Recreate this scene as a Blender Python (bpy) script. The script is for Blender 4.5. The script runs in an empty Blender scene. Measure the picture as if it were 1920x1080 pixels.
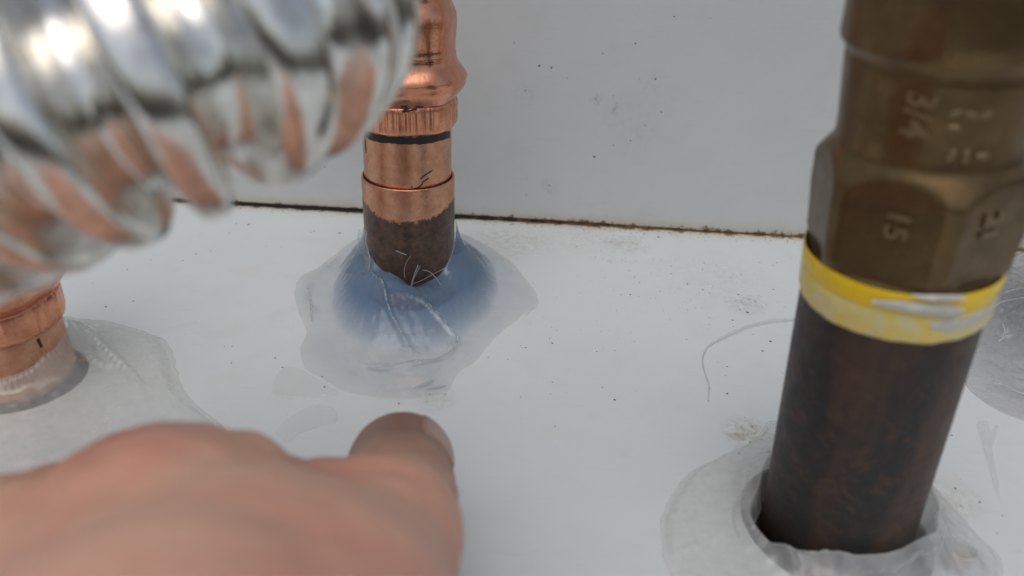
import bpy, bmesh, math, random
import numpy as np
from mathutils import Vector, noise
from mathutils.geometry import delaunay_2d_cdt

random.seed(7)
R = math.radians
MM = 0.001                     # everything below is authored in millimetres
scene = bpy.context.scene
col = scene.collection

# ------------------------------------------------------------------ camera
F_PX, CX, CY = 1450.0, 960.0, 540.0          # focal length of the 1920 px wide photograph
PITCH, ROLL, CAM_H = R(28.0), R(3.3), 102.0
FWD = Vector((0, math.cos(PITCH), -math.sin(PITCH)))
_U0 = Vector((0, math.sin(PITCH), math.cos(PITCH)))
RGT = Vector((1, 0, 0)) * math.cos(ROLL) + _U0 * math.sin(ROLL)
UPV = -Vector((1, 0, 0)) * math.sin(ROLL) + _U0 * math.cos(ROLL)
CAM = Vector((0, 0, CAM_H))

cam_d = bpy.data.cameras.new('camera')
cam_d.sensor_width = 36.0
cam_d.lens = 36.0 * F_PX / 1920.0
cam_d.clip_start, cam_d.clip_end = 0.002, 100.0
cam_d.dof.use_dof = True
cam_d.dof.focus_distance = 192 * MM
cam_d.dof.aperture_fstop = (cam_d.lens * MM) / (1.75 * MM)      # entrance pupil about 1.75 mm, a phone
cam_o = bpy.data.objects.new('camera', cam_d)
col.objects.link(cam_o)
from mathutils import Matrix
cam_o.matrix_world = Matrix(((RGT.x, UPV.x, -FWD.x, 0), (RGT.y, UPV.y, -FWD.y, 0),
                             (RGT.z, UPV.z, -FWD.z, CAM_H * MM), (0, 0, 0, 1)))
scene.camera = cam_o

# ------------------------------------------------------------------ light
SUN_EL, SUN_AZ = R(68), R(196)          # azimuth clockwise from +Y: behind and left of the camera
world = bpy.data.worlds.new('World'); scene.world = world
world.use_nodes = True
wn = world.node_tree; wn.nodes.clear()
sky = wn.nodes.new('ShaderNodeTexSky'); sky.sky_type = 'NISHITA'; sky.sun_disc = False
sky.sun_elevation = SUN_EL; sky.sun_rotation = SUN_AZ
sky.air_density = 1.0; sky.dust_density = 3.0; sky.ozone_density = 1.0
bgn = wn.nodes.new('ShaderNodeBackground'); bgn.inputs['Strength'].default_value = 0.106
won = wn.nodes.new('ShaderNodeOutputWorld')
hs = wn.nodes.new('ShaderNodeHueSaturation'); hs.inputs['Saturation'].default_value = .58      # thin overcast: a paler sky
wn.links.new(sky.outputs[0], hs.inputs['Color']); wn.links.new(hs.outputs[0], bgn.inputs[0]); wn.links.new(bgn.outputs[0], won.inputs[0])
sun_d = bpy.data.lights.new('sun', 'SUN'); sun_d.energy = 0.55; sun_d.angle = R(58); sun_d.color = (1, .985, .965)
sun_o = bpy.data.objects.new('sun', sun_d); col.objects.link(sun_o)
sd = Vector((math.sin(SUN_AZ) * math.cos(SUN_EL), math.cos(SUN_AZ) * math.cos(SUN_EL), math.sin(SUN_EL)))
sun_o.rotation_euler = sd.to_track_quat('Z', 'Y').to_euler()
sun_o.location = sd * 0.5
scene.view_settings.view_transform = 'Standard'; scene.view_settings.look = 'None'
scene.view_settings.exposure = 0.19; scene.view_settings.gamma = 1.0
scene.render.engine = 'CYCLES'
scene.cycles.max_bounces = 14; scene.cycles.transparent_max_bounces = 24
scene.cycles.diffuse_bounces = 5; scene.cycles.glossy_bounces = 6
scene.cycles.use_denoising = True
scene.cycles.blur_glossy = 0.3

# ------------------------------------------------------------------ where things stand: rays through the lens
def ray(px, py):
    return (RGT * ((px - CX) / F_PX) - UPV * ((py - CY) / F_PX) + FWD)
def at_depth(px, py, d): return CAM + ray(px, py) * d
def on_floor(px, py, z=0.0):
    r = ray(px, py); return CAM + r * ((z - CAM.z) / r.z)
def on_plane_y(px, py, y):
    r = ray(px, py); return CAM + r * ((y - CAM.y) / r.y)
def depth(p): return (p - CAM).dot(FWD)
def project(p):
    v = p - CAM; d = v.dot(FWD)
    return CX + F_PX * v.dot(RGT) / d, CY - F_PX * v.dot(UPV) / d
def axis_s(A, a, py):                      # how far along an axis a height in the photograph is
    k = py - CY; v = A - CAM
    return -(v.dot(UPV) * F_PX + k * v.dot(FWD)) / (a.dot(UPV) * F_PX + k * a.dot(FWD))
def nz(x, y, z=0.0, s=1.0): return noise.noise(Vector((x * s, y * s, z * s + 11.3)))
def sstep(a, b, x):
    t = max(0.0, min(1.0, (x - a) / (b - a))); return t * t * (3 - 2 * t)

# ------------------------------------------------------------------ objects
def thing(name, label, cat, base, group=None):
    o = bpy.data.objects.new(name, None); col.objects.link(o)
    o.empty_display_size = 0.01
    o.location = base * MM; o['label'] = label; o['category'] = cat; o['base'] = tuple(base)
    if group: o['group'] = group
    return o
def base_of(o):
    while o is not None:
        if 'base' in o: return Vector(o['base'])
        o = o.parent
    return Vector((0, 0, 0))
def obj(name, verts, faces, m, parent=None, smooth=True, label=None, cat=None, kind=None, origin=None):
    b = base_of(parent) if parent is not None else (origin or Vector((0, 0, 0)))
    me = bpy.data.meshes.new(name)
    me.from_pydata([((v[0] - b.x) * MM, (v[1] - b.y) * MM, (v[2] - b.z) * MM) for v in verts], [], faces)
    me.update()
    if smooth: me.polygons.foreach_set('use_smooth', [True] * len(me.polygons))
    me.materials.append(m)
    o = bpy.data.objects.new(name, me); col.objects.link(o)
    if parent is not None: o.parent = parent
    else: o.location = b * MM
    if parent is None and origin is not None: o['base'] = tuple(origin)
    if label: o['label'] = label
    if cat: o['category'] = cat
    if kind: o['kind'] = kind
    return o
def frame(a):
    a = a.normalized()
    e1 = Vector((0, -1, 0)); e1 = (e1 - a * e1.dot(a)).normalized()
    return a, e1, a.cross(e1)                   # e1 to the front, e2 to the right
def lathe(A, a, prof, seg=96, mod=None, caps=True):
    a, e1, e2 = frame(a); V = []; Fc = []
    for i, (s, r) in enumerate(prof):
        for j in range(seg):
            t = 2 * math.pi * j / seg
            if t > math.pi: t -= 2 * math.pi
            rr = r + (mod(i, s, t) if mod else 0.0)
            V.append(A + a * s + (e1 * math.cos(t) + e2 * math.sin(t)) * rr)
    for i in range(len(prof) - 1):
        for j in range(seg):
            k = (j + 1) % seg
            Fc.append((i * seg + j, i * seg + k, (i + 1) * seg + k, (i + 1) * seg + j))
    if caps:
        Fc.append(tuple(range(seg))[::-1]); Fc.append(tuple((len(prof) - 1) * seg + j for j in range(seg)))
    return V, Fc
def tube(pts, rad, seg=8, flat=1.0):
    pts = [Vector(p) for p in pts]; V = []; Fc = []; n = len(pts)
    up = Vector((0.13, 0.21, 1)).normalized()
    for i, p in enumerate(pts):
        t = (pts[min(i + 1, n - 1)] - pts[max(i - 1, 0)]).normalized()
        s = t.cross(up).normalized(); w = s.cross(t)
        r = rad(i / (n - 1)) if callable(rad) else rad
        for j in range(seg):
            q = 2 * math.pi * j / seg
            V.append(p + s * (math.cos(q) * r) + w * (math.sin(q) * r * flat))
    for i in range(n - 1):
        for j in range(seg):
            k = (j + 1) % seg
            Fc.append((i * seg + j, i * seg + k, (i + 1) * seg + k, (i + 1) * seg + j))
    Fc.append(tuple(range(seg))[::-1]); Fc.append(tuple((n - 1) * seg + j for j in range(seg)))
    return V, Fc
def spline(P, n=8):                            # Catmull-Rom through points of any size
    P = [np.array(p, float) for p in P]; out = []
    for i in range(len(P) - 1):
        p0, p1, p2, p3 = P[max(i - 1, 0)], P[i], P[i + 1], P[min(i + 2, len(P) - 1)]
        for k in range(n):
            t = k / n
            out.append(.5 * (2 * p1 + (p2 - p0) * t + (2 * p0 - 5 * p1 + 4 * p2 - p3) * t * t + (3 * p1 - p0 - 3 * p2 + p3) * t ** 3))
    out.append(P[-1]); return out
def merge(*parts):
    V, Fc = [], []
    for v, f in parts:
        n = len(V); V += list(v); Fc += [tuple(i + n for i in q) for q in f]
    return V, Fc

# ------------------------------------------------------------------ materials
class NT:
    def __init__(s, name):
        s.m = bpy.data.materials.new(name); s.m.use_nodes = True
        s.t = s.m.node_tree; s.t.nodes.clear()
        s.out = s.t.nodes.new('ShaderNodeOutputMaterial')
        tc = s.t.nodes.new('ShaderNodeTexCoord'); mp = s.t.nodes.new('ShaderNodeMapping')
        mp.inputs['Scale'].default_value = (1000, 1000, 1000)      # object space in millimetres
        s.t.links.new(tc.outputs['Object'], mp.inputs['Vector']); s.co = mp.outputs[0]
    def n(s, kind, **kw):
        nd = s.t.nodes.new(kind)
        for k, v in kw.items():
            if k in nd.inputs: s.set(nd.inputs[k], v)
            else: setattr(nd, k, v)
        return nd
    def set(s, sock, v):
        if isinstance(v, bpy.types.NodeSocket): s.t.links.new(v, sock)
        else: sock.default_value = v
    def noise(s, scale, detail=3, rough=.55, vec=None, dist=0.0):
        nd = s.n('ShaderNodeTexNoise', Scale=scale, Detail=detail, Roughness=rough, Distortion=dist)
        s.t.links.new(vec if vec is not None else s.co, nd.inputs['Vector']); return nd.outputs[0]
    def scaled(s, x, y, z):
        mp = s.n('ShaderNodeMapping'); mp.inputs['Scale'].default_value = (x, y, z)
        s.t.links.new(s.co, mp.inputs['Vector']); return mp.outputs[0]
    def ramp(s, f, stops):
        nd = s.n('ShaderNodeValToRGB'); s.t.links.new(f, nd.inputs[0]); e = nd.color_ramp.elements
        while len(e) < len(stops): e.new(.5)
        for q, (p, c) in zip(e, stops):
            q.position = p; q.color = (c, c, c, 1) if isinstance(c, (int, float)) else (*c, 1)
        return nd.outputs[0]
    def mix(s, f, a, b, mode='MIX'):
        nd = s.n('ShaderNodeMix', data_type='RGBA', blend_type=mode)
        s.set(nd.inputs[0], f)
        for i, v in ((6, a), (7, b)):
            s.set(nd.inputs[i], (*v, 1) if isinstance(v, tuple) and len(v) == 3 else v)
        return nd.outputs[2]
    def math(s, op, a, b=0.0, c=None):
        nd = s.n('ShaderNodeMath', operation=op); s.set(nd.inputs[0], a); s.set(nd.inputs[1], b)
        if c is not None: s.set(nd.inputs[2], c)
        return nd.outputs[0]
    def sep(s, vec=None):
        nd = s.n('ShaderNodeSeparateXYZ'); s.t.links.new(vec or s.co, nd.inputs[0]); return nd.outputs
    def bump(s, h, strength=.3, dist=.0002, normal=None):
        nd = s.n('ShaderNodeBump', Strength=strength, Distance=dist); s.t.links.new(h, nd.inputs['Height'])
        if normal: s.t.links.new(normal, nd.inputs['Normal'])
        return nd.outputs[0]
    def bsdf(s, base, rough=.5, metal=0.0, normal=None, **kw):
        p = s.n('ShaderNodeBsdfPrincipled')
        s.set(p.inputs['Base Color'], (*base, 1) if isinstance(base, tuple) else base)
        s.set(p.inputs['Roughness'], rough); s.set(p.inputs['Metallic'], metal)
        if normal: s.t.links.new(normal, p.inputs['Normal'])
        for k, v in kw.items(): s.set(p.inputs[k.replace('_', ' ')], v)
        return p.outputs[0]
    def done(s, sh, vol=None):
        s.t.links.new(sh, s.out.inputs['Surface'])
        if vol: s.t.links.new(vol, s.out.inputs['Volume'])
        return s.m

def mat_paint(name, base, seam_y=None, seam_axis=1, stains=()):
    t = NT(name)
    big = t.noise(.018, 3); mid = t.noise(.09, 4, .6)
    c = t.mix(t.ramp(big, [(.35, 0.0), (.65, 1.0)]), base, tuple(x * k for x, k in zip(base, (.955, .965, .955))))
    c = t.mix(t.ramp(mid, [(.52, 0.0), (.75, .35)]), c, tuple(x * k for x, k in zip(base, (.86, .86, .80))))
    # faint grey scuffs
    sc = t.noise(1.0, 5, .7, t.scaled(.5, .12, .3), 1.2)
    c = t.mix(t.ramp(sc, [(.66, 0.0), (.74, .22)]), c, (.30, .30, .28))
    if seam_y is not None:
        ax = t.sep()[seam_axis]
        d = t.math('ABSOLUTE', t.math('SUBTRACT', ax, seam_y))
        wob = t.math('MULTIPLY', t.noise(.22, 4, .65), 9.0)
        near = t.math('SUBTRACT', 1.0, t.math('DIVIDE', d, wob))
        near = t.ramp(near, [(.0, 0.0), (1.0, 1.0)])
        c = t.mix(t.math('MULTIPLY', near, .75), c, (.50, .43, .30))
        wob2 = t.math('MULTIPLY', t.ramp(t.noise(.35, 5, .75), [(.42, 0.0), (.72, 1.0)]), 3.2)
        n2 = t.math('LESS_THAN', d, wob2)
        c = t.mix(t.math('MULTIPLY', n2, .85), c, t.mix(t.noise(1.3, 3), (.22, .11, .04), (.04, .03, .02)))
    for (sx, sy, sz), rad, amt, cc in stains:          # smudges of handling and rust wash, each where it lies
        d = t.n('ShaderNodeVectorMath', operation='DISTANCE'); t.t.links.new(t.co, d.inputs[0]); d.inputs[1].default_value = (sx, sy, sz)
        m = t.math('SUBTRACT', 1.0, t.math('DIVIDE', d.outputs['Value'], rad))
        m = t.math('MULTIPLY', t.ramp(m, [(0.0, 0.0), (.6, 1.0)]), t.ramp(t.noise(.5, 5, .7, dist=.5), [(.40, 0.0), (.62, 1.0)]))
        c = t.mix(t.math('MULTIPLY', m, amt), c, cc)
    # hairline scratches
    for ang, sc_ in ((.5, .055), (2.2, .04)):
        mp = t.n('ShaderNodeMapping'); mp.inputs['Rotation'].default_value = (0, 0, ang) if seam_axis == 1 else (0, ang, 0); mp.inputs['Scale'].default_value = (sc_, 1.6, 1.6)
        t.t.links.new(t.co, mp.inputs['Vector'])
        lines = t.ramp(t.noise(1.0, 2, .4, mp.outputs[0]), [(.700, 0.0), (.712, 1.0), (.725, 0.0)])
        c = t.mix(t.math('MULTIPLY', lines, .35), c, (.33, .33, .33))
    nrm = t.bump(t.noise(.35, 2), .12, .0002)
    nrm = t.bump(t.noise(3.0, 3), .05, .00008, nrm)
    return t.done(t.bsdf(c, t.ramp(mid, [(.3, .30), (.7, .45)]), 0, nrm))

def mat_copper(name, tarnish_z=None, wob=0.0, bright=(.78, .375, .235), rough=(.13, .32), blotch=.55):
    t = NT(name)
    n1 = t.noise(.35, 5, .65); n2 = t.noise(1.6, 4, .7)
    c = t.mix(t.ramp(n1, [(.35, 0.0), (.68, 1.0)]), bright, tuple(x * k for x, k in zip(bright, (.80, .66, .58))))
    c = t.mix(t.math('MULTIPLY', t.ramp(n2, [(.55, 0.0), (.72, 1.0)]), blotch), c, (.30, .10, .05))
    pit = t.noise(2.6, 3, .6)
    c = t.mix(t.ramp(pit, [(.71, 0.0), (.75, .85)]), c, (.05, .03, .025))
    ro = t.ramp(n2, [(.3, rough[0]), (.75, rough[1])])
    metal = t.n('ShaderNodeValue'); metal.outputs[0].default_value = 1.0; me = metal.outputs[0]
    if tarnish_z is not None:
        x, y, z = t.sep()
        # where the pipe was sanded clean the edge swings up towards both sides
        edge = t.math('ADD', z, t.math('MULTIPLY', t.math('SUBTRACT', t.noise(.7, 6, .7), .5), 4.5))
        edge = t.math('ADD', edge, t.math('MULTIPLY', t.math('SUBTRACT', t.noise(4.0, 3, .7), .5), 1.5))
        edge = t.math('SUBTRACT', edge, t.math('MULTIPLY', t.math('POWER', t.math('ABSOLUTE', x), 2.4), wob))
        tar = t.ramp(t.math('SUBTRACT', edge, tarnish_z - .5), [(.10, 1.0), (.42, .85), (.50, .35), (.85, 0.0)])
        dark = t.mix(t.ramp(t.noise(.5, 5, .65), [(.35, 0.0), (.7, 1.0)]), (.030, .019, .014), (.125, .066, .037))
        c = t.mix(tar, c, dark)
        me = t.math('SUBTRACT', 1.0, t.math('MULTIPLY', tar, .85))
        ro = t.math('ADD', ro, t.math('MULTIPLY', tar, .04))
    br = t.noise(1.0, 3, .6, t.scaled(.35, .35, 5.0))           # fine turning marks
    nrm = t.bump(br, .22, .00008)
    nrm = t.bump(n1, .25, .0003, nrm)
    return t.done(t.bsdf(c, ro, me, nrm))

def mat_plain(name, base, rough=.5, metal=0.0, var=.25, scale=.8, bump=.2, dark=None):
    t = NT(name); n = t.noise(scale, 4, .6)
    c = t.mix(t.ramp(n, [(.3, 0.0), (.7, 1.0)]), base, dark or tuple(x * (1 - var) for x in base))
    return t.done(t.bsdf(c, rough, metal, t.bump(t.noise(scale * 2, 4), bump, .0002)))

def mat_iron():
    t = NT('black_iron'); x, y, z = t.sep()
    v = t.noise(1.0, 4, .6, t.scaled(.085, .085, .016))
    c = t.mix(t.ramp(v, [(.44, 0.0), (.62, 1.0)]), (.017, .014, .013), (.060, .028, .015))
    v2 = t.noise(.45, 5, .7)
    c = t.mix(t.ramp(v2, [(.58, 0.0), (.75, .6)]), c, (.006, .006, .007))
    c = t.mix(t.ramp(t.noise(.28, 5, .7, dist=.8), [(.52, 0.0), (.66, .7)]), c, (.085, .038, .017))
    c = t.mix(t.ramp(t.noise(.9, 4, .7), [(.66, 0.0), (.74, .5)]), c, (.18, .12, .085))
    return t.done(t.bsdf(c, t.ramp(v2, [(.3, .42), (.7, .62)]), .15, t.bump(t.noise(1.2, 4, .6), .35, .0003)))

def mat_bronze():
    t = NT('bronze'); n = t.noise(.25, 4, .6)
    c = t.mix(t.ramp(n, [(.35, 0.0), (.7, 1.0)]), (.165, .105, .046), (.115, .074, .035))
    c = t.mix(t.ramp(t.noise(.7, 5, .7), [(.56, 0.0), (.75, .7)]), c, (.23, .15, .07))
    c = t.mix(t.ramp(t.noise(1.9, 4, .7), [(.62, 0.0), (.72, .6)]), c, (.045, .03, .018))
    return t.done(t.bsdf(c, t.ramp(n, [(.3, .26), (.7, .38)]), .85, t.bump(t.noise(1.6, 3, .6), .16, .0002)))

def mat_steel():
    t = NT('stainless'); n = t.noise(.5, 3)
    c = t.mix(t.ramp(n, [(.35, 0.0), (.7, 1.0)]), (.84, .82, .77), (.62, .59, .53))
    return t.done(t.bsdf(c, t.ramp(n, [(.3, .14), (.7, .22)]), 1.0, t.bump(t.noise(1.6, 3, .6), .12, .0002)))

def mat_sealant(name, milk=.25, milk_col=(.62, .66, .70), dens=85.0, absorb=(.14, .37, .61), tint=(.97, .97, .96), bump=.35, bs=.5, thick=None):
    t = NT(name)
    cloud = t.noise(.16, 3, .55)
    nrm = t.bump(t.noise(bs * .5, 2, .45, dist=.5), bump, .0005)
    tr = t.n('ShaderNodeBsdfTransparent', Color=(*tint, 1)).outputs[0]
    df = t.n('ShaderNodeBsdfDiffuse', Color=(*milk_col, 1), Normal=nrm).outputs[0]
    tl = t.n('ShaderNodeBsdfTranslucent', Color=(*milk_col, 1), Normal=nrm).outputs[0]
    mk = t.n('ShaderNodeMixShader'); mk.inputs[0].default_value = .4
    t.t.links.new(df, mk.inputs[1]); t.t.links.new(tl, mk.inputs[2])
    body = t.n('ShaderNodeMixShader')
    bf = t.n('ShaderNodeNewGeometry').outputs['Backfacing']
    mk_f = t.ramp(cloud, [(.3, milk * .75), (.7, min(1, milk * 1.3))])
    if thick:                                        # the thicker the body, the cloudier
        z = t.sep()[2]
        mk_f = t.math('ADD', mk_f, t.math('MULTIPLY', t.ramp(t.math('DIVIDE', z, thick[0]), [(.03, 0.0), (.70, 1.0), (.95, 1.0), (1.0, .5)]), thick[1]))
        c2 = t.mix(t.ramp(t.math('DIVIDE', z, thick[0]), [(.08, 0.0), (.5, 1.0)]), milk_col, thick[2])
        for nd_ in t.t.nodes:
            if nd_.type in ('BSDF_DIFFUSE', 'BSDF_TRANSLUCENT'): t.t.links.new(c2, nd_.inputs['Color'])
    t.set(body.inputs[0], t.math('MULTIPLY', mk_f, t.math('SUBTRACT', 1.0, bf)))
    t.t.links.new(tr, body.inputs[1]); t.t.links.new(mk.outputs[0], body.inputs[2])
    gl = t.n('ShaderNodeBsdfGlossy', Roughness=.06, Normal=nrm).outputs[0]
    fr = t.n('ShaderNodeFresnel', IOR=1.56, Normal=nrm).outputs[0]
    front = t.math('SUBTRACT', 1.0, t.n('ShaderNodeNewGeometry').outputs['Backfacing'])     # straight rays: no mirror on the way out
    fr = t.math('MULTIPLY', fr, front)
    sh = t.n('ShaderNodeMixShader'); t.set(sh.inputs[0], fr)
    t.t.links.new(body.outputs[0], sh.inputs[1]); t.t.links.new(gl, sh.inputs[2])
    vol = None
    if dens > 0:
        vol = t.n('ShaderNodeVolumeAbsorption', Color=(*absorb, 1), Density=dens).outputs[0]
    return t.done(sh.outputs[0], vol)

TIP_Z = at_depth(752, 868, 126).z
def mat_skin():
    t = NT('skin')
    n = t.noise(.05, 3, .5); n2 = t.noise(.22, 4, .6)
    c = t.mix(t.ramp(n, [(.38, 0.0), (.64, 1.0)]), (.62, .365, .255), (.60, .285, .205))
    c = t.mix(t.ramp(n2, [(.5, 0.0), (.75, .4)]), c, (.50, .27, .18))
    vo = t.n('ShaderNodeTexVoronoi', Scale=.9, feature='DISTANCE_TO_EDGE'); t.t.links.new(t.co, vo.inputs['Vector'])
    nrm = t.bump(t.ramp(vo.outputs['Distance'], [(0, 0.0), (.12, 1.0)]), .22, .0002)
    nrm = t.bump(n2, .3, .0005, nrm)
    # brown tint painted round the fingertip in place of the shade on it
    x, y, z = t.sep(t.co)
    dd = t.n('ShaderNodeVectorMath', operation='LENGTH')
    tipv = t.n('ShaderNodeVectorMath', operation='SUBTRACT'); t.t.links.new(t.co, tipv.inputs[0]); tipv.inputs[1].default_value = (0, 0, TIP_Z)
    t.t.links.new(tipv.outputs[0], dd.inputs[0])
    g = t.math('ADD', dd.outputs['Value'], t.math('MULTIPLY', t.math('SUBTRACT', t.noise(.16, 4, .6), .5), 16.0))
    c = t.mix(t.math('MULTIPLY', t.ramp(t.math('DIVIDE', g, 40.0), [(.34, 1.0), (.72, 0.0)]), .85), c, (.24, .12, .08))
    return t.done(t.bsdf(c, .5, 0, nrm, Subsurface_Weight=.25, Subsurface_Radius=(.9, .35, .2), Subsurface_Scale=.003))

M_WALL = M_FLOOR = None
M_INK = mat_plain('ink', (.012, .008, .008), .45)
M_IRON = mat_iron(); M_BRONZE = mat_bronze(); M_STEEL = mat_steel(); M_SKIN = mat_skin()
M_NAIL = mat_plain('nail', (.42, .25, .18), .36, 0, .15, .3, .05)
M_GRIT = mat_plain('grit', (.022, .017, .014), .8, 0, .4, 2.0)
M_RUST = mat_plain('rust', (.34, .14, .035), .85, 0, .75, .5, .5, (.10, .035, .012))
def mat_seam():
    t = NT('seam_dirt'); x, y, z = t.sep(); n = t.noise(.4, 5, .7)
    w = t.math('ADD', n, t.math('MULTIPLY', x, .0035))                    # blacker to the left, rustier to the right
    c = t.mix(t.ramp(w, [(.48, 0.0), (.62, .6), (.85, 1.0)]), (.009, .007, .006), (.20, .085, .022))
    return t.done(t.bsdf(c, .9, 0, t.bump(t.noise(2.0, 3), .5, .0002)))
M_SEAM = mat_seam()
M_VOID = mat_plain('hole_backing', (.03, .026, .024), .95)
def mat_yellow():
    t = NT('yellow_ring'); n = t.noise(.45, 5, .65)
    c = t.mix(t.ramp(n, [(.40, 0.0), (.62, 1.0)]), (.72, .53, .10), (.66, .56, .30))
    c = t.mix(t.ramp(t.noise(.8, 4, .7), [(.60, 0.0), (.72, .7)]), c, (.42, .34, .22))
    return t.done(t.bsdf(c, .38, 0, t.bump(n, .4, .0004)))
M_YEL = mat_yellow()
M_YELB = mat_plain('yellow_lip', (.85, .55, .01), .35, 0, .1, .3, .1)
M_DOPE = mat_plain('pipe_dope', (.62, .58, .50), .5, 0, .3, .6, .4)

# ------------------------------------------------------------------ setting
WALL_Y = on_floor(940, 413).y
CP = on_floor(771, 540)             # foot of the middle copper pipe
LP = on_floor(40, 708)              # left copper pipe
IP = on_floor(1564, 985)            # black iron pipe
EP = on_floor(2032, 640)            # pipe at the right edge
IRON_R = 12.7
def circle(c, r, n=48): return [(c.x + r * math.cos(2 * math.pi * i / n), c.y + r * math.sin(2 * math.pi * i / n)) for i in range(n)]
holes = [(IP, 16.8), (CP, 12.45), (LP, 13.2), (EP, 13.2)]
X0, X1, Y0 = -420.0, 460.0, -150.0
pts = [(X0, Y0), (X1, Y0), (X1, WALL_Y), (X0, WALL_Y)]; edges = [(0, 1), (1, 2), (2, 3), (3, 0)]
for c, r in holes:
    n0 = len(pts); cc = circle(c, r); pts += cc
    edges += [(n0 + i, n0 + (i + 1) % len(cc)) for i in range(len(cc))]
cv, ce, cf, *_ = delaunay_2d_cdt([Vector(p) for p in pts], edges, [], 0, 1e-5)
fl = []
for f in cf:
    m = sum((cv[i] for i in f), Vector((0, 0))) / len(f)
    if all((m - Vector((c.x, c.y))).length > r - .05 for c, r in holes): fl.append(tuple(f))
fv = [(v.x, v.y, 0.0) for v in cv]
nv = len(fv)
bm_edges = {}
for f in fl:
    for i in range(len(f)): bm_edges.setdefault(frozenset((f[i], f[(i + 1) % len(f)])), []).append((f[i], f[(i + 1) % len(f)]))
fv += [(v.x, v.y, -1.0) for v in cv]
ff = list(fl) + [tuple(i + nv for i in f[::-1]) for f in fl] + [(e[0][1], e[0][0], e[0][0] + nv, e[0][1] + nv) for e in bm_edges.values() if len(e) == 1]
M_FLOOR = mat_paint('white_floor_paint', (.62, .65, .645), WALL_Y, 1, [(tuple(on_floor(x, y)), r, a, c) for x, y, r, a, c in [
    (945, 455, 16, .55, (.42, .39, .32)), (1175, 460, 9, .5, (.36, .34, .29)), (1405, 815, 7, .8, (.36, .29, .19)), (1400, 572, 7, .35, (.30, .31, .30)), (1330, 520, 22, .25, (.40, .41, .40)), (815, 745, 6, .5, (.40, .38, .33)), (1770, 930, 9, .5, (.46, .41, .33)), (1060, 440, 20, .3, (.45, .42, .34))]])
obj('floor', fv, ff, M_FLOOR, None, False, kind='structure')
def box(x0, x1, y0, y1, z0, z1):
    V = [(x, y, z) for z in (z0, z1) for y in (y0, y1) for x in (x0, x1)]
    return V, [(0, 2, 3, 1), (4, 5, 7, 6), (0, 1, 5, 4), (1, 3, 7, 5), (3, 2, 6, 7), (2, 0, 4, 6)]
obj('added_dark_sheet', *box(X0 - 8, X1 + 8, Y0 - 8, WALL_Y + 8, -20, -14), M_VOID, None, False, kind='structure')  # dark sheet added below so the pipe holes look dark
M_WALL = mat_paint('white_wall_paint', (.56, .57, .56), 0.0, 2, [(tuple(on_plane_y(x, y, WALL_Y)), r, a, c) for x, y, r, a, c in [
    (1117, 186, 2.6, .5, (.34, .34, .31)), (1152, 203, 3, .4, (.36, .36, .34)), (985, 175, 5, .3, (.38, .38, .35)), (1225, 155, 6, .25, (.38, .38, .35)), (1030, 348, 4, .4, (.36, .36, .34)), (1180, 230, 14, .2, (.42, .43, .38))]])
# wall sheet: its lower edge lifts off the floor a little more to the left, and is rolled over
def gap(x): return .30 + .75 * sstep(75, -20, x) + .10 * nz(x * .05, 3)
wv, wf = [], []
NX = 180
prof = [(.0, 0), (-.25, .25), (-.32, .7), (-.32, 3), (-.32, 260), (2.2, 260), (2.2, 0)]
for i in range(NX + 1):
    x = X0 + (X1 - X0) * i / NX
    for k, (dy, z) in enumerate(prof): wv.append((x, WALL_Y + .4 + dy, z + max(.3, gap(x)) * (1 if z < 4 else 0)))
K = len(prof)
for i in range(NX):
    for k in range(K - 1): wf.append((i * K + k, (i + 1) * K + k, (i + 1) * K + k + 1, i * K + k + 1))
wall = obj('wall', wv, wf, M_WALL, None, False, kind='structure')
# dirt packed in the seam
sv, sf = [], []
N = 700
for i in range(N + 1):
    x = -230 + 470 * i / N
    left = sstep(70, -30, x)
    brk = max(left, sstep(-.05, .25, nz(x * .11, 21.0) + .35 * nz(x * .6, 5)))
    top = (gap(x) + .25 + .22 * nz(x * .5, 1.7)) * (.25 + .75 * brk)
    out = .12 + (.55 * left + .22) * max(0.0, .25 + 1.5 * nz(x * .22, 9.1)) + .5 * max(0, nz(x * 1.3, 4.4)) * brk
    for y, z in ((WALL_Y + 1.2, top), (WALL_Y + .2, top * .8), (WALL_Y - out * .5, .28 + .2 * max(0, nz(x * .9, 2))), (WALL_Y - out, .03)):
        sv.append((x, y, z))
for i in range(N):
    for k in range(3): sf.append((i * 4 + k, i * 4 + k + 1, (i + 1) * 4 + k + 1, (i + 1) * 4 + k))
obj('seam_dirt', sv, sf, M_SEAM, wall, True, kind='stuff')

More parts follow.
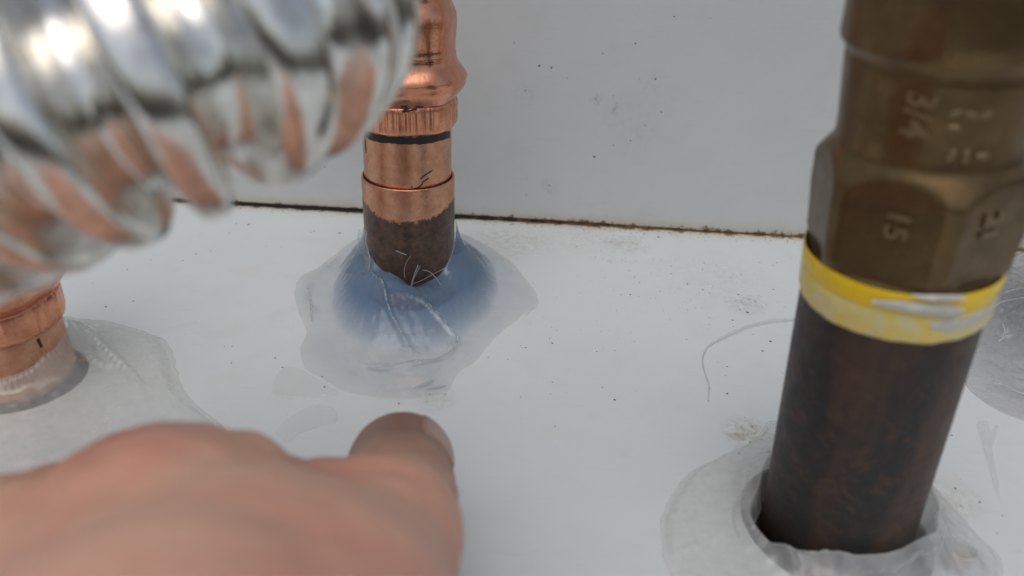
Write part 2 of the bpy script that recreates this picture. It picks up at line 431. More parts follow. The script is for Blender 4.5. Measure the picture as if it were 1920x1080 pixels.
# grit: flecks seen one by one in the photograph, then a looser scatter of finer ones
def fleck(c, n, r, h):
    u = n.orthogonal().normalized(); w = n.cross(u); a0 = random.uniform(0, 6.28); el = random.uniform(.45, 1)
    V = [c + n * h]; m = 6
    for i in range(m):
        t = i * 2 * math.pi / m; rr = r * random.uniform(.65, 1.2)
        p = (math.cos(t) * rr, math.sin(t) * rr * el)
        V.append(c + u * (p[0] * math.cos(a0) - p[1] * math.sin(a0)) + w * (p[0] * math.sin(a0) + p[1] * math.cos(a0)) + n * .02)
    return V, [(0, i + 1, (i + 1) % m + 1) for i in range(m)]
seen = [(1190,520,3),(1200,531,2),(1257,514,3),(1258,499,3),(1182,553,3),(1236,547,2),(1288,533,3),(1318,505,2),(1321,494,2),(1153,749,4),(1036,644,4),
 (1030,634,2),(1343,498,2),(1375,516,2),(1390,516,2),(1369,521,2),(1317,543,3),(1330,549,2),(1402,586,4),(1388,581,3),(1374,600,3),(1384,553,3),(1395,558,2),
 (1405,560,2),(1416,565,2),(1424,570,2),(1428,575,2),(1444,640,4),(1430,658,3),(1411,628,2),(1364,687,3),(1359,704,2),(1363,738,4),(1288,637,2),(1082,462,3),
 (1234,444,4),(1207,446,2),(1293,447,3),(1300,434,3),(1179,506,2),(1143,489,2),(1146,492,2),(1476,456,3),(1450,498,3),(1456,492,3),(1424,492,2),(1450,542,3),
 (466,421,4),(443,420,3),(430,437,2),(498,462,2),(527,463,2),(582,435,2),(588,434,3),(638,437,5),(367,477,3),(395,471,2),(343,489,2),(198,576,4),(250,565,3),
 (240,506,2),(174,532,2),(283,487,2),(420,650,2),(436,649,2),(433,681,3),(604,706,3),(608,725,5),(530,689,3),(516,672,3),(748,757,4),(806,740,3),(835,738,3),
 (1035,716,2),(1032,739,2),(1118,660,2),(1156,583,2),(1163,553,2),(1130,727,2),(985,651,3),(976,648,2),(916,671,2),(953,674,2),(1784,817,4),(1792,915,4),(1836,942,4),(1800,948,3),
 (1805,951,2),(1750,880,3),(1752,850,2),(1387,850,5),(1428,822,4),(1407,829,5),(1412,800,3),(1340,866,2),(1396,783,2),(1880,967,3),(1870,1000,2),(1480,690,3),(1467,700,2),(1494,610,2),(1040,800,2),(975,745,2)]
gp = []
for px, py, s in seen:
    c = on_floor(px + random.uniform(-1, 1), py + random.uniform(-1, 1))
    gp.append(fleck(Vector((c.x, c.y, 0)), Vector((0, 0, 1)), s * .5 * depth(c) / F_PX * 1.5, .12))
def scatter(cx, cy, sx, sy, n, smin=.8, smax=2.0):
    for _ in range(n):
        c = on_floor(random.gauss(cx, sx), random.gauss(cy, sy))
        if c.y > WALL_Y - .5: continue
        gp.append(fleck(Vector((c.x, c.y, 0)), Vector((0, 0, 1)), random.uniform(smin, smax) * .5 * depth(c) / F_PX, .06))
scatter(1405, 570, 22, 9, 70, 1, 2.4); scatter(1280, 550, 120, 60, 100, 1, 2.6); scatter(1190, 485, 50, 8, 36, 1, 2.4); scatter(1150, 450, 40, 5, 50, 1, 2.6)
scatter(1420, 505, 40, 25, 18); scatter(800, 748, 40, 6, 18); scatter(560, 400, 110, 4, 30); scatter(1415, 815, 14, 16, 18)
scatter(1000, 640, 330, 90, 90); scatter(1150, 600, 160, 70, 60, .8, 2.6); scatter(1100, 230 + 215, 120, 5, 40, 1, 2.8); scatter(350, 600, 140, 60, 10); scatter(1820, 920, 40, 50, 16)
for i in range(240):                          # crumbs along the seam
    px = random.uniform(380, 1490); py = 380 + (px - 375) * .0578
    c = on_floor(px, py + 2 + abs(random.gauss(0, 5)))
    gp.append(fleck(Vector((c.x, min(c.y, WALL_Y - .6), 0)), Vector((0, 0, 1)), random.uniform(1.0, 3.4) * .5 * depth(c) / F_PX, .2))
obj('grit', *merge(*gp), M_GRIT, None, False, kind='stuff')
wp = []
for px, py, s in [(1011,123,5),(1034,127,5),(1064,147,3),(1191,82,4),(1264,31,4),(1229,148,4),(1198,148,3),(1114,294,4),(1182,264,3),(1150,272,3),(1117,186,3),(1152,205,3),(1156,194,2),(985,170,3),(1130,100,3),(987,335,2),(987,365,3),(1210,235,2),(1240,210,3),(964,80,3),(1332,34,2),(1003,407,3),(609,313,4),(633,281,2),(516,301,3),(1150,180,2),(1030,348,3)]:
    p = on_plane_y(px, py, WALL_Y + .08)
    wp.append(fleck(Vector((p.x, WALL_Y + .08, p.z)), Vector((0, -1, 0)), s * .5 * depth(p) / F_PX, .1))
obj('speck', *merge(*wp), M_GRIT, wall, False, kind='stuff')

# ------------------------------------------------------------------ copper pipes with pressed fittings
AX = (on_plane_y(762, 200, CP.y) - CP).normalized()      # leans a hair to the left
M_COP_FIT = mat_copper('copper_fitting')
M_COP_TUBE = mat_copper('copper_tube', bright=(.68, .375, .245), rough=(.24, .40), blotch=.25)
grooves = [(random.uniform(-math.pi, math.pi), random.choice((-1, 1, 1)) * random.uniform(.10, .24), random.uniform(.012, .028)) for _ in range(64)]
def fitting_mod(A, a, kind):
    def crimp(s0, s1, amp):
        def f(i, s, t):
            hexa = math.cos(6 * (t - R(24)))
            w = 1 if s0 <= s <= s1 else 0
            return w * amp * hexa + .10 * nz(math.cos(t) * 3, math.sin(t) * 3, s * .25)
        return f
    return crimp
def copper_assembly(A, a, s_of, rpx, d_ref, label, name='copper_pipe', tarnish=None, tube_from=None, top=26.0, marks=True, sanded=True):
    """s_of(y) turns a height on the middle pipe in the photograph into mm along this pipe."""
    k = d_ref / F_PX
    root = thing(name, label, 'pipe', A, 'copper pipes rising through the white panel')
    r = lambda p: p * k
    # lower tube
    m_low = mat_copper('copper_stub', tarnish, .0085, bright=(.67, .37, .245), rough=(.24, .40), blotch=.22) if tarnish is not None else M_COP_TUBE
    sl = s_of(326)
    if sanded:
        stub = lathe(A, a, [(-12, r(87.5)), (0, r(87.5)), (sl * .5, r(87.6)), (sl - .6, r(87.8)), (sl - .15, r(87.4)), (sl, r(86.6)), (sl - .05, r(83.5)), (sl - .8, r(82.6)), (sl - 2.2, r(82.4))], 128, lambda i, s, t: .04 * nz(math.cos(t) * 2, math.sin(t) * 2, s * .2), caps=False)
        obj('socket', *stub, m_low, root)
    s0 = sl - 2 if sanded else -12
    sc0 = s_of(229)
    tb = [(s0, r(81.6))] + [(s0 + (sc0 + 3 - s0) * i / 6, r(81.6)) for i in range(1, 7)]
    obj('tube', *lathe(A, a, tb, 128, lambda i, s, t: .03 * nz(math.cos(t) * 2, math.sin(t) * 2, s * .3)), M_COP_TUBE, root)
    # pressed fitting: collar with ribs, bead, body
    fit = obj('fitting', *lathe(A, a, [(s_of(y - 9), r(w)) for y, w in
              [(189, 88.5), (186, 91), (181, 94.5), (175, 99.5), (168, 104), (161, 106.5), (157, 106.3), (153, 108), (147, 109), (141, 107), (135, 102.5), (128, 97), (121, 92.5), (114, 90), (107, 89), (104, 89.8), (101, 88.6), (90, 88.5), (75, 89), (60, 90), (42, 90), (28, 88.5), (18, 85), (10, 81), (2, 79.5)]]
              + [(s_of(2) + 8, r(79)), (s_of(2) + 30, r(79))], 144,
              lambda i, s, t: (.28 * math.cos(6 * (t - R(50))) if i < 14 else .30 * math.cos(6 * (t - R(50)))) + .14 * nz(math.cos(t) * 3, math.sin(t) * 3, s * .3)), M_COP_FIT, root)
    def ribs(i, s, t):
        v = .10 * nz(math.cos(t) * 4, math.sin(t) * 4, s * .4)
        for g, amp, w in grooves:
            dd = (t - g + math.pi) % (2 * math.pi) - math.pi
            if abs(dd) < .1: v += amp * math.exp(-(dd / w) ** 2)
        v += .22 * math.cos(6 * (t - R(50)))
        return v if 0 < i < 9 else v * .3
    cs = [(243, 82), (241.5, 86), (239, 88.6), (234, 90), (225, 90.6), (212, 90.8), (200, 91), (194, 90.6), (190, 89), (188, 84)]
    obj('collar', *lathe(A, a, [(s_of(y - 11), r(w)) for y, w in cs], 420, ribs, caps=False), M_COP_FIT, fit)
    return root, r

s_c = lambda y: axis_s(CP, AX, y)
d_mid = depth(CP + AX * s_c(300))
PIPE_C, rc = copper_assembly(CP, AX, s_c, None, d_mid, 'copper pipe with dark tarnished foot and black marker line, behind the blue sealant ring', tarnish=s_c(384))
# marker line and its hook, drawn round the tube
def on_pipe(A, a, s, t, r):
    a, e1, e2 = frame(a); return A + a * s + (e1 * math.cos(t) + e2 * math.sin(t)) * r
def patch(A, a, r, path, w0, n=10, lift=.035):
    """a flat stroke wrapped on a pipe: path of (angle, s)"""
    P = spline(path, n); V = []; Fc = []
    for i, p in enumerate(P):
        q = P[min(i + 1, len(P) - 1)] - P[max(i - 1, 0)]; q = np.array((q[0] * r, q[1])); q = q / (np.hypot(*q) + 1e-9)
        w = (w0(i / (len(P) - 1)) if callable(w0) else w0) * .5 * (1 + .25 * nz(i * .6, w0 if not callable(w0) else 1))
        for sg in (-1, 1): V.append(on_pipe(A, a, p[1] + sg * w * q[0], p[0] - sg * w * q[1] / r, r + lift))
    for i in range(len(P) - 1): Fc.append((2 * i, 2 * i + 1, 2 * i + 3, 2 * i + 2))
    return V, Fc
def strokes_on(root, A, a, r, paths, w, name='ink_mark', m=None):
    obj(name, *merge(*[patch(A, a, r, p, w) for p in paths]), m or M_INK, root)
rt = rc(81.6)
ma = s_c(232) - 1.0
strokes_on(PIPE_C, CP, AX, rt, [[(-1.02, ma - .1), (-.6, ma - .05), (0, ma + .1), (.5, ma), (1.1, ma - .1), (1.35, ma - .5)]], 1.8, 'marker_line')
for P in ([(-1.02, ma + .2), (-1.02, ma - 2.5), (-1.00, ma - 4.9)], [(1.36, ma), (1.40, ma - 1.6)]): strokes_on(PIPE_C, CP, AX, rt, [P], .62, 'marker_line')
strokes_on(PIPE_C, CP, AX, rt, [[(.72, s_c(296)), (.52, s_c(303)), (.42, s_c(309))], [(.62, s_c(309)), (.46, s_c(315))], [(.48, s_c(317)), (.36, s_c(324)), (.28, s_c(326))], [(.22, s_c(321)), (.24, s_c(323))]], .34)
strokes_on(PIPE_C, CP, AX, rt, [[(-.2, s_c(338)), (0, s_c(337)), (.15, s_c(338))], [(-.55, s_c(345)), (-.3, s_c(341)), (-.1, s_c(339))], [(.1, s_c(337)), (.3, s_c(341)), (.6, s_c(341)), (.9, s_c(336))]], .42)
# the stamped print on the fitting, too small to read
rb = rc(88.7) + .34
st = []
for k in range(2):
    yb = 84 + k * 15; t1 = .34
    for j in range(5):
        t0 = t1 + j * .075 + random.uniform(-.01, .01)
        st.append([(t0, s_c(yb + 5)), (t0 + .02, s_c(yb - 4)), (t0 + .055, s_c(yb - 1)), (t0 + .03, s_c(yb + 4))])
    st.append([(t1 - .05, s_c(yb + 2)), (t1 + .25, s_c(yb)), (t1 + .52, s_c(yb - 1))])
strokes_on(PIPE_C, CP, AX, rb, st, .085)
rbd = rc(102) + .5
strokes_on(PIPE_C, CP, AX, rbd, [[(.06, s_c(172)), (.16, s_c(170)), (.12, s_c(176)), (.22, s_c(173))], [(.08, s_c(180)), (.2, s_c(178)), (.32, s_c(175))], [(.3, s_c(171)), (.42, s_c(172))]], .4)

# left pipe: same fitting sitting lower on its stub
AL = Vector((-.03, -.04, 1)).normalized()
sL0 = axis_s(LP, AL, 612)
s_l = lambda y: sL0 + (s_c(y) - s_c(240))
PIPE_L, rl = copper_assembly(LP, AL, s_l, None, d_mid, 'copper pipe whose ribbed fitting sits low beside the pale sealant at the left edge', sanded=False)
ml = s_l(230) - 1.1
strokes_on(PIPE_L, LP, AL, rl(81.6), [[(-1.2, ml), (-.6, ml - .1), (0, ml), (.25, ml + .1)]], 1.2, 'marker_line')
strokes_on(PIPE_L, LP, AL, rl(81.6), [[(1.15, ml + .1), (1.17, ml - 2.2)]], .7, 'marker_line')

# pipe beyond the iron one, at the right edge
AE = Vector((.02, 0, 1)).normalized()
s_e = lambda y: 26 + (s_c(y) - s_c(240))
PIPE_E, re_ = copper_assembly(EP, AE, s_e, None, d_mid, 'copper pipe just showing behind the bronze fitting at the right edge', sanded=False)

# ------------------------------------------------------------------ black iron pipe with bronze fitting
IT = at_depth(1752, 215, 101.0)
AI = (IT - IP).normalized()
s_i = lambda y: axis_s(IP, AI, y)
PIPE_I = thing('iron_pipe', 'black iron pipe carrying a bronze hex fitting with a yellow ring', 'pipe', IP)
obj('pipe', *lathe(IP, AI, [(-12, IRON_R)] + [(s_i(500) * i / 12, IRON_R) for i in range(0, 13)], 96, lambda i, s, t: .05 * nz(math.cos(t) * 2, math.sin(t) * 2, s * .1)), M_IRON, PIPE_I)

FY = 33                                           # silhouettes sit this far below the axis point of the same ring
def ri(y, px): return px * depth(IP + AI * s_i(y - FY)) / F_PX
HEX0 = R(-6)
def hexr(t, Rc):
    u = (t - HEX0 + R(30)) % R(60) - R(30)           # angle from the nearest corner
    return min(Rc * .965, Rc * math.cos(R(30)) / math.cos(R(30) - abs(u)))
Rb, Rt = ri(492, 184), ri(312, 195)
rb0 = ri(256, 167)
prof_f = [  # (axis height in the photograph, round radius, hexagon corner radius or None)
    (500, ri(492, 172), None), (497, Rb * .93, Rb), (488, Rb * 1.0, Rb), (470, Rb * 1.02, Rb), (400, ri(400, 199), ri(400, 197)), (358, ri(358, 203), ri(358, 201)),
    (352, ri(352, 203.0), ri(352, 202)),
    (344, ri(344, 197.7), ri(344, 202)),
    (336, ri(336, 192.4), ri(336, 202)),
    (328, ri(328, 187.1), ri(328, 202)),
    (320, ri(320, 181.8), ri(320, 202)),
    (312, ri(312, 176.6), ri(312, 202)),
    (304, ri(304, 171.3), ri(304, 202)),
    (297, ri(297, 166.5), None), (290, ri(290, 165), None),
    (256, rb0, None), (200, ri(200, 175), None), (150, ri(150, 181), None), (132, ri(132, 183), None), (128, ri(128, 181), None), (124, ri(124, 184), None), (114, ri(114, 187), None), (106, ri(106, 196), None),
    (98, ri(98, 199.5), None), (70, ri(70, 201), None), (40, ri(40, 203), None), (0, ri(0, 206), None), (-60, ri(-60, 208), None), (-75, ri(-75, 200), None), (-80, ri(-80, 150), None)]
def fit_mod(i, s, t):
    y, r0, hx = prof_f[i]
    v = .05 * nz(math.cos(t) * 4, math.sin(t) * 4, s * .3)
    return v + (min(hexr(t, hx), r0) - r0 if hx else 0)
FIT = obj('fitting', *lathe(IP, AI, [(s_i(y - FY), r) for y, r, h in prof_f], 216, fit_mod), M_BRONZE, PIPE_I)
def text_on(txt, t0, y0, size, radius, depth_mm=.22, name='lettering', flat_t=None):
    """raised cast lettering that reads down the axis"""
    cu = bpy.data.curves.new('t', 'FONT'); cu.body = txt; cu.size = size; cu.extrude = depth_mm; cu.resolution_u = 3
    cu.offset = .02 * size; cu.align_x = 'CENTER'; cu.align_y = 'CENTER'
    o = bpy.data.objects.new('t', cu); col.objects.link(o)
    dg = bpy.context.evaluated_depsgraph_get(); dg.update()
    me = bpy.data.meshes.new_from_object(o.evaluated_get(dg))
    V = []
    s0 = s_i(y0 - FY)
    for v in me.vertices:
        x, y, z = v.co
        t = t0 + y / radius
        rad = (hexr(t, flat_t) if flat_t else radius) + z
        V.append(on_pipe(IP, AI, s0 - x, t, rad))
    Fc = [tuple(p.vertices) for p in me.polygons]
    bpy.data.objects.remove(o); bpy.data.curves.remove(cu); bpy.data.meshes.remove(me)
    return V, Fc
M_WORN = mat_plain('worn_bronze', (.25, .17, .09), .42, .6, .25, 1.0, .15)
r_l = ri(240, 170); Rh = ri(420, 196)
obj('lettering', *text_on('3/4', R(-36), 196, 4.6, r_l, .32), M_WORN, FIT, False)
obj('lettering', *text_on('15', R(-33), 385, 4.4, Rh, .34, flat_t=Rh), M_WORN, FIT, False)
obj('lettering', *text_on('21', R(17), 383, 4.2, Rh, .34, flat_t=Rh), M_WORN, FIT, False)
lum = []
for y, t in [(188, -17), (190, -9), (190, -1), (214, -16), (262, -14), (262, -6), (262, 3), (320, -60)]:      # worn cast marks that can no longer be read
    c = on_pipe(IP, AI, s_i(y - FY), R(t), r_l - .15); a_, e1_, e2_ = frame(AI); nrm_ = (e1_ * math.cos(R(t)) + e2_ * math.sin(R(t)))
    lum.append(lathe(c, nrm_, [(0, .75), (.35, .6), (.45, .3)], 10, lambda i, s, q: .25 * math.cos(2 * q + y)))
obj('cast_mark', *merge(*lum), M_WORN, FIT)['kind'] = 'stuff'
ring = obj('seal_ring', *lathe(IP, AI, [(s_i(y), r) for y, r in [(552, 12.5), (550, 12.85), (544, 13.0), (522, 13.1), (507, 13.15), (502, 13.05), (499, 12.9), (496, 12.85)]], 120,
     lambda i, s, t: .10 * nz(math.cos(t) * 3, math.sin(t) * 3, s * .6) + (.30 * nz(t * 5, s) if i in (1, 2) else .12 * nz(t * 9, s * 2)), caps=False), M_YEL, PIPE_I)
obj('seal_lip', *lathe(IP, AI, [(s_i(y), r) for y, r in [(502, 12.8), (500, 13.05), (495, 13.2), (480, 13.35), (468, 13.35), (463, 13.2)]], 120,
     lambda i, s, t: .12 * nz(math.cos(t) * 3, math.sin(t) * 3, s * .6), caps=False), M_YELB, ring)
# thread sealant smeared over the lip
def smear(A, a, pts, lift=.12):
    V = []; Fc = []
    for t, s, w, r in spline(pts, 8):
        for k in range(5):
            u = k / 4 * 2 - 1
            V.append(on_pipe(A, a, s + u * w, t, r + lift * (1 - u * u) + (.5 * lift * nz(t * 14, u * 2.2, s) - .7 * lift * max(0, nz(t * 9, u, 4) + .1) if abs(u) < .9 else -.05)))
    n = len(V) // 5
    for i in range(n - 1):
        for k in range(4): Fc.append((i * 5 + k, i * 5 + k + 1, (i + 1) * 5 + k + 1, (i + 1) * 5 + k))
    return V, Fc
obj('pipe_dope', *merge(
    smear(IP, AI, [(-.62, s_i(485), .3, 13.68), (-.40, s_i(483), .8, 13.63), (-.1, s_i(485), .9, 13.63), (.12, s_i(489), .9, 13.53), (.25, s_i(491), .2, 13.43)], .35),
    smear(IP, AI, [(-.30, s_i(461), .2, 13.73), (-.1, s_i(463), .6, 13.83), (.1, s_i(464), .5, 13.73), (.2, s_i(466), .2, 13.73)], .35),
    smear(IP, AI, [(-.05, s_i(517), .3, 13.18), (.15, s_i(517), 1.1, 13.18), (.5, s_i(515), .9, 13.23), (.9, s_i(513), .6, 13.23), (1.2, s_i(514), .2, 13.23)], .12),
    smear(IP, AI, [(-.48, s_i(557), .2, 12.13), (-.3, s_i(558), .9, 12.13), (-.15, s_i(562), .4, 12.08)], .25)), M_DOPE, ring)

# ------------------------------------------------------------------ sealant
M_SEAL = mat_sealant('clear_sealant', .21, (.60, .61, .62), 90.0, (.12, .36, .62), thick=(13.0, .68, (.18, .26, .36)))
M_SEAL_W = mat_sealant('cloudy_sealant', .52, (.70, .70, .685), 26.0, (.42, .45, .44), bump=.3)
M_SEAL_L = mat_sealant('pale_sealant', .40, (.68, .69, .66), 12.0, (.36, .42, .36), bump=.3)
M_SEAL_G = mat_sealant('grey_sealant', .5, (.42, .43, .44), 70.0, (.30, .34, .38), bump=.9, bs=.9)
M_FILM = mat_sealant('sealant_film', .11, (.85, .87, .88), 0, bump=.3)
def outline(c, poly, n=360, z=0.0):
    """radius in every direction from c of a closed outline given in photograph points on the floor"""
    P = [on_floor(x, y, z) for x, y in poly]
    Q = spline([(p.x, p.y) for p in P] + [(P[0].x, P[0].y)], 10)
    A = sorted((math.atan2(q[1] - c.y, q[0] - c.x) % (2 * math.pi), math.hypot(q[0] - c.x, q[1] - c.y)) for q in Q)
    ang = np.array([a for a, r in A]); rad = np.array([r for a, r in A])
    th = np.arange(n) * 2 * math.pi / n
    r = np.interp(th, np.concatenate([ang - 2 * math.pi, ang, ang + 2 * math.pi]), np.concatenate([rad, rad, rad]))
    for _ in range(2): r = (np.roll(r, 1) + 2 * r + np.roll(r, -1)) / 4
    return r + np.array([.55 * nz(math.cos(q) * 5, math.sin(q) * 5, c.x) + .35 * nz(math.cos(q) * 13, math.sin(q) * 13, c.y) for q in th]) * np.minimum(1, r / 12)
def mound(c, r0, Rout, h, n=360, m=70, z0=.05):
    """a closed body lying on the floor: r0/Rout by direction, h(x, y, r, th, t) its height"""
    top, bot = [], []
    r0 = r0 if hasattr(r0, '__len__') else [r0] * n
    for j in range(m + 1):
        t = (j / m) ** 1.25
        for i in range(n):
            th = i * 2 * math.pi / n; r = r0[i] + (Rout[i] - r0[i]) * t
            x, y = c.x + r * math.cos(th), c.y + r * math.sin(th)
            z = max(0.0, h(x, y, r, th, t)) if j < m else 0
            top.append((x, y, z0 + .02 + z)); bot.append((x, y, z0))
    # the underside is the floor it sticks to, so only the free surface and the rim are skinned
    V = top + bot; N = len(top); Fc = []
    for j in range(m):
        for i in range(n):
            k = (i + 1) % n
            Fc.append((j * n + i, (j + 1) * n + i, (j + 1) * n + k, j * n + k))
    for i in range(n):
        k = (i + 1) % n
        Fc.append((m * n + i, N + m * n + i, N + m * n + k, m * n + k))
    return V, Fc
def ridge_set(paths):
    """ridges traced in the photograph: (points with z, width, height) -> function of x, y"""
    segs = []
    for P, w, hh in paths:
        Q = spline([tuple(on_floor(x, y, z))[:2] for x, y, z in P], 6)
        Q = np.array(Q); L = len(Q)
        segs.append((Q, w, hh))
    def f(x, y):
        v = 0
        for Q, w, hh in segs:
            d = np.hypot(Q[:, 0] - x, Q[:, 1] - y); k = int(d.argmin())
            if d[k] < w * 3.2:
                e = min(1, 4 * min(k, len(Q) - 1 - k) / len(Q) + .15)
                v += hh * e * math.exp(-(d[k] / w) ** 2)
        return v
    return f
def angdiff(a, b): return abs((a - b + math.pi) % (2 * math.pi) - math.pi)

# middle mound: a blue swollen ring on a thin skirt, climbing the pipe at the sides
skirt = outline(CP, [(553, 560), (562, 520), (600, 500), (645, 465), (690, 440), (770, 425), (870, 440), (940, 480), (985, 520), (1008, 560), (1006, 575), (985, 588), (962, 605), (932, 630), (914, 652), (898, 672), (872, 690), (852, 706), (842, 733), (800, 748), (740, 753), (690, 746), (640, 733), (605, 712), (575, 690), (562, 655), (576, 622), (562, 592)])
dome = outline(CP, [(620, 560), (628, 600), (660, 632), (710, 650), (770, 656), (830, 645), (885, 615), (922, 575), (934, 530), (925, 490), (890, 462), (770, 445), (670, 460), (632, 505)], z=2.0)
rid = ridge_set([
    ([(686, 520, 8), (716, 540, 8), (728, 570, 8), (750, 600, 7), (768, 622, 6), (790, 645, 4)], .55, 1.1),
    ([(742, 545, 9), (790, 552, 9), (820, 572, 8), (846, 590, 7), (858, 606, 6), (848, 632, 5), (815, 655, 4), (770, 674, 2), (735, 684, 1.5), (686, 684, 1.5)], .55, 1.0),
    ([(680, 682, 1), (730, 684, 1)], .7, .6), ([(750, 615, 6), (800, 604, 6)], .4, .35), ([(600, 590, 1), (575, 560, 1), (585, 530, 1)], .8, .9), ([(640, 480, 1), (600, 505, 1)], .9, .7),
    ([(985, 590, .5), (1008, 575, .5)], .5, .5), ([(690, 745, .3), (760, 735, .3), (840, 730, .3)], 1.0, .4), ([(640, 700, .5), (700, 720, .5)], .9, .3), ([(780, 727, .5), (850, 715, .5)], .5, .5)])
def h_mid(x, y, r, th, t):
    i = int(th / (2 * math.pi) * 360) % 360
    rd = dome[i]; u = max(0.0, min(1.0, (r - 12.2) / (rd - 12.2)))
    fr = math.cos(th + math.pi / 2)                         # 1 facing the camera
    hp = 10.0 - 1.6 * fr + 1.0 * math.sin(th * 3 + 1)
    v = hp * (.5 * (1 - u ** 2.4) ** 1.15 + .5 * (1 - u ** 1.6) ** 1.4)
    side = max(0.0, 1 - angdiff(th, math.pi) / 1.1) * 9 + max(0.0, 1 - angdiff(th, R(10)) / .95) * 6.5 + max(0, -fr) * 5
    v += side * math.exp(-max(0, r - 12.3) / 1.5)
    v -= 2.2 * math.exp(-(angdiff(th, R(-78)) / .28) ** 2) * math.exp(-max(0, r - 12.3) / 2.6)
    edge = 1 - sstep(.80, 1.0, t)
    film = (.55 + .45 * nz(x * .16, y * .16, 3)) * edge ** .6
    film += .16 * nz(x * .9, y * .5, 8) * edge
    return v + max(.05 * edge, film) + rid(x, y) * (.3 + .7 * edge) + .22 * nz(x * .35, y * .35, 5) * (1 - u)
SEAL = thing('sealant', 'clear sealant ring glowing blue round the dark foot of the middle copper pipe', 'sealant', CP, 'sealant round the pipes')
obj('mound', *mound(CP, 12.0, skirt, h_mid, m=84), M_SEAL, SEAL)
M_CREASE = None
M_STRING_GLINT = mat_sealant('sealant_string_and_glint', .64, (.92, .93, .94), 0, bump=.1)  # for real threads, and whitened to carry painted highlights too
yp = CP.y - 13.4
def fl_path(P, y=yp): return [on_plane_y(px, py, y) for px, py in P]
strs = []
for P, w in [([(784, 497), (778, 512), (772, 530), (769, 545)], 0.121), ([(788, 498), (782, 510), (775, 525), (770, 545)], 0.077), ([(770, 480), (762, 492), (758, 505), (759, 520)], 0.066), ([(792, 506), (806, 510), (818, 522), (826, 534)], 0.088),
             ([(770, 534), (790, 526), (812, 514), (836, 502)], 0.066), ([(742, 470), (752, 474), (762, 478)], 0.121)]:
    strs.append(tube(spline(fl_path(P), 5), w, 6))
obj('strand', *merge(*strs), M_STRING_GLINT, SEAL)
def lay(P, lift=.02):                              # follow the swollen surface
    out = []
    for x, y, z in P:
        p = on_floor(x, y, z); dx, dy = p.x - CP.x, p.y - CP.y; th = math.atan2(dy, dx) % (2 * math.pi); r = math.hypot(dx, dy)
        i = int(th / (2 * math.pi) * 360) % 360
        out.append((p.x, p.y, h_mid(p.x, p.y, r, th, (r - 12) / (skirt[i] - 12)) + .07 + lift))
    return out
def crease_glint(P, w):
    Q = spline(lay([tuple(q) for q in spline(P, 4)]), 2)
    return tube(Q, lambda u: w * (.25 + .75 * math.sin(math.pi * min(1, u * 1.02)) ** .5) * (1 + .35 * nz(u * 9, w * 40)), 8, .45)
cre = [crease_glint(P, w) for P, w in [  # pale tubes that put the bright highlights of the ridges into colour
    ([(690, 522, 8), (716, 540, 8), (728, 570, 8), (750, 600, 7), (768, 622, 6), (790, 645, 4)], .26),
    ([(742, 545, 9), (790, 552, 9), (820, 572, 8), (846, 590, 7), (858, 606, 6), (848, 632, 5), (815, 655, 4), (770, 674, 2)], .24),
    ([(828, 662, 2), (800, 668, 2), (770, 676, 2)], .5), ([(740, 684, 1.5), (710, 686, 1.5), (686, 684, 1.5)], .4), ([(752, 588, 7), (775, 592, 7), (800, 597, 6)], .13), ([(838, 612, 6), (846, 606, 6), (850, 602, 6)], .3),
    ([(578, 545, .6), (583, 570, .6), (584, 600, .6)], .3), ([(640, 478, 1), (615, 496, 1), (600, 506, 1)], .22), ([(775, 728, .4), (800, 720, .4), (812, 712, .4)], .35), ([(800, 730, .4), (838, 722, .4)], .4), ([(750, 618, 6), (768, 622, 6), (786, 618, 6)], .5), ([(795, 618, 6), (806, 620, 6)], .45), ([(818, 572, 7), (826, 580, 7)], .5), ([(722, 462, 12), (724, 470, 12)], .3), ([(985, 590, .5), (998, 577, .5), (1008, 575, .5)], .16)]]
obj('crease_glint', *merge(*cre), M_STRING_GLINT, SEAL)
# the smoothed flap standing against the left side of the pipe
fv_, ff_ = [], []
FP = [(683, 430), (681, 450), (686, 470), (690, 492), (686, 512), (694, 524), (712, 536)]
FQ = spline([tuple(on_plane_y(px, py, CP.y - 6 - k * 1.2)) for k, (px, py) in enumerate(FP)], 5)
for i, p in enumerate(FQ):
    w = 1.6 * (1 - .6 * i / len(FQ)) * (1 + .3 * nz(i * .4, 2)); p = Vector(p)
    for sx, sy in ((-w, -.1), (0, -.9), (w * .55, -.25), (0, .35)): fv_.append(p + Vector((sx, sy, 0)))
for i in range(len(FQ) - 1):
    for k in range(4): ff_.append((i * 4 + k, i * 4 + (k + 1) % 4, (i + 1) * 4 + (k + 1) % 4, (i + 1) * 4 + k))
obj('flap', fv_, ff_, M_FILM, SEAL)

# left mound, flatter and paler
o_l = outline(LP, [(128, 607), (200, 613), (262, 624), (312, 642), (330, 690), (345, 732), (385, 775), (430, 810), (420, 860), (330, 900), (150, 930), (-60, 930), (-220, 860), (-260, 760), (-160, 660), (-20, 615)])
rid_l = ridge_set([([(130, 612, 6), (175, 640, 5), (205, 668, 4), (250, 710, 2.5), (265, 735, 2)], 1.1, 1.6), ([(120, 700, 4), (60, 730, 4), (0, 745, 4)], 1.2, 1.2), ([(250, 640, 1), (300, 690, 1), (310, 740, 1)], 1.6, .5), ([(190, 655, 3), (180, 690, 3), (240, 700, 2)], .7, .5)])
def h_left(x, y, r, th, t):
    edge = 1 - sstep(.82, 1.0, t)
    v = 5.5 * math.exp(-max(0, r - 11.6) / 8.0) + 4.5 * sstep(1.5, 0, angdiff(th, R(20))) * math.exp(-max(0, r - 11.6) / 4.0) + (1.5 + .6 * nz(x * .1, y * .1, 1)) * edge ** .7
    return (v + .3 * nz(x * .4, y * .4, 2)) * (.15 + .85 * edge) * (1 if t < .995 else 0) + rid_l(x, y) * edge
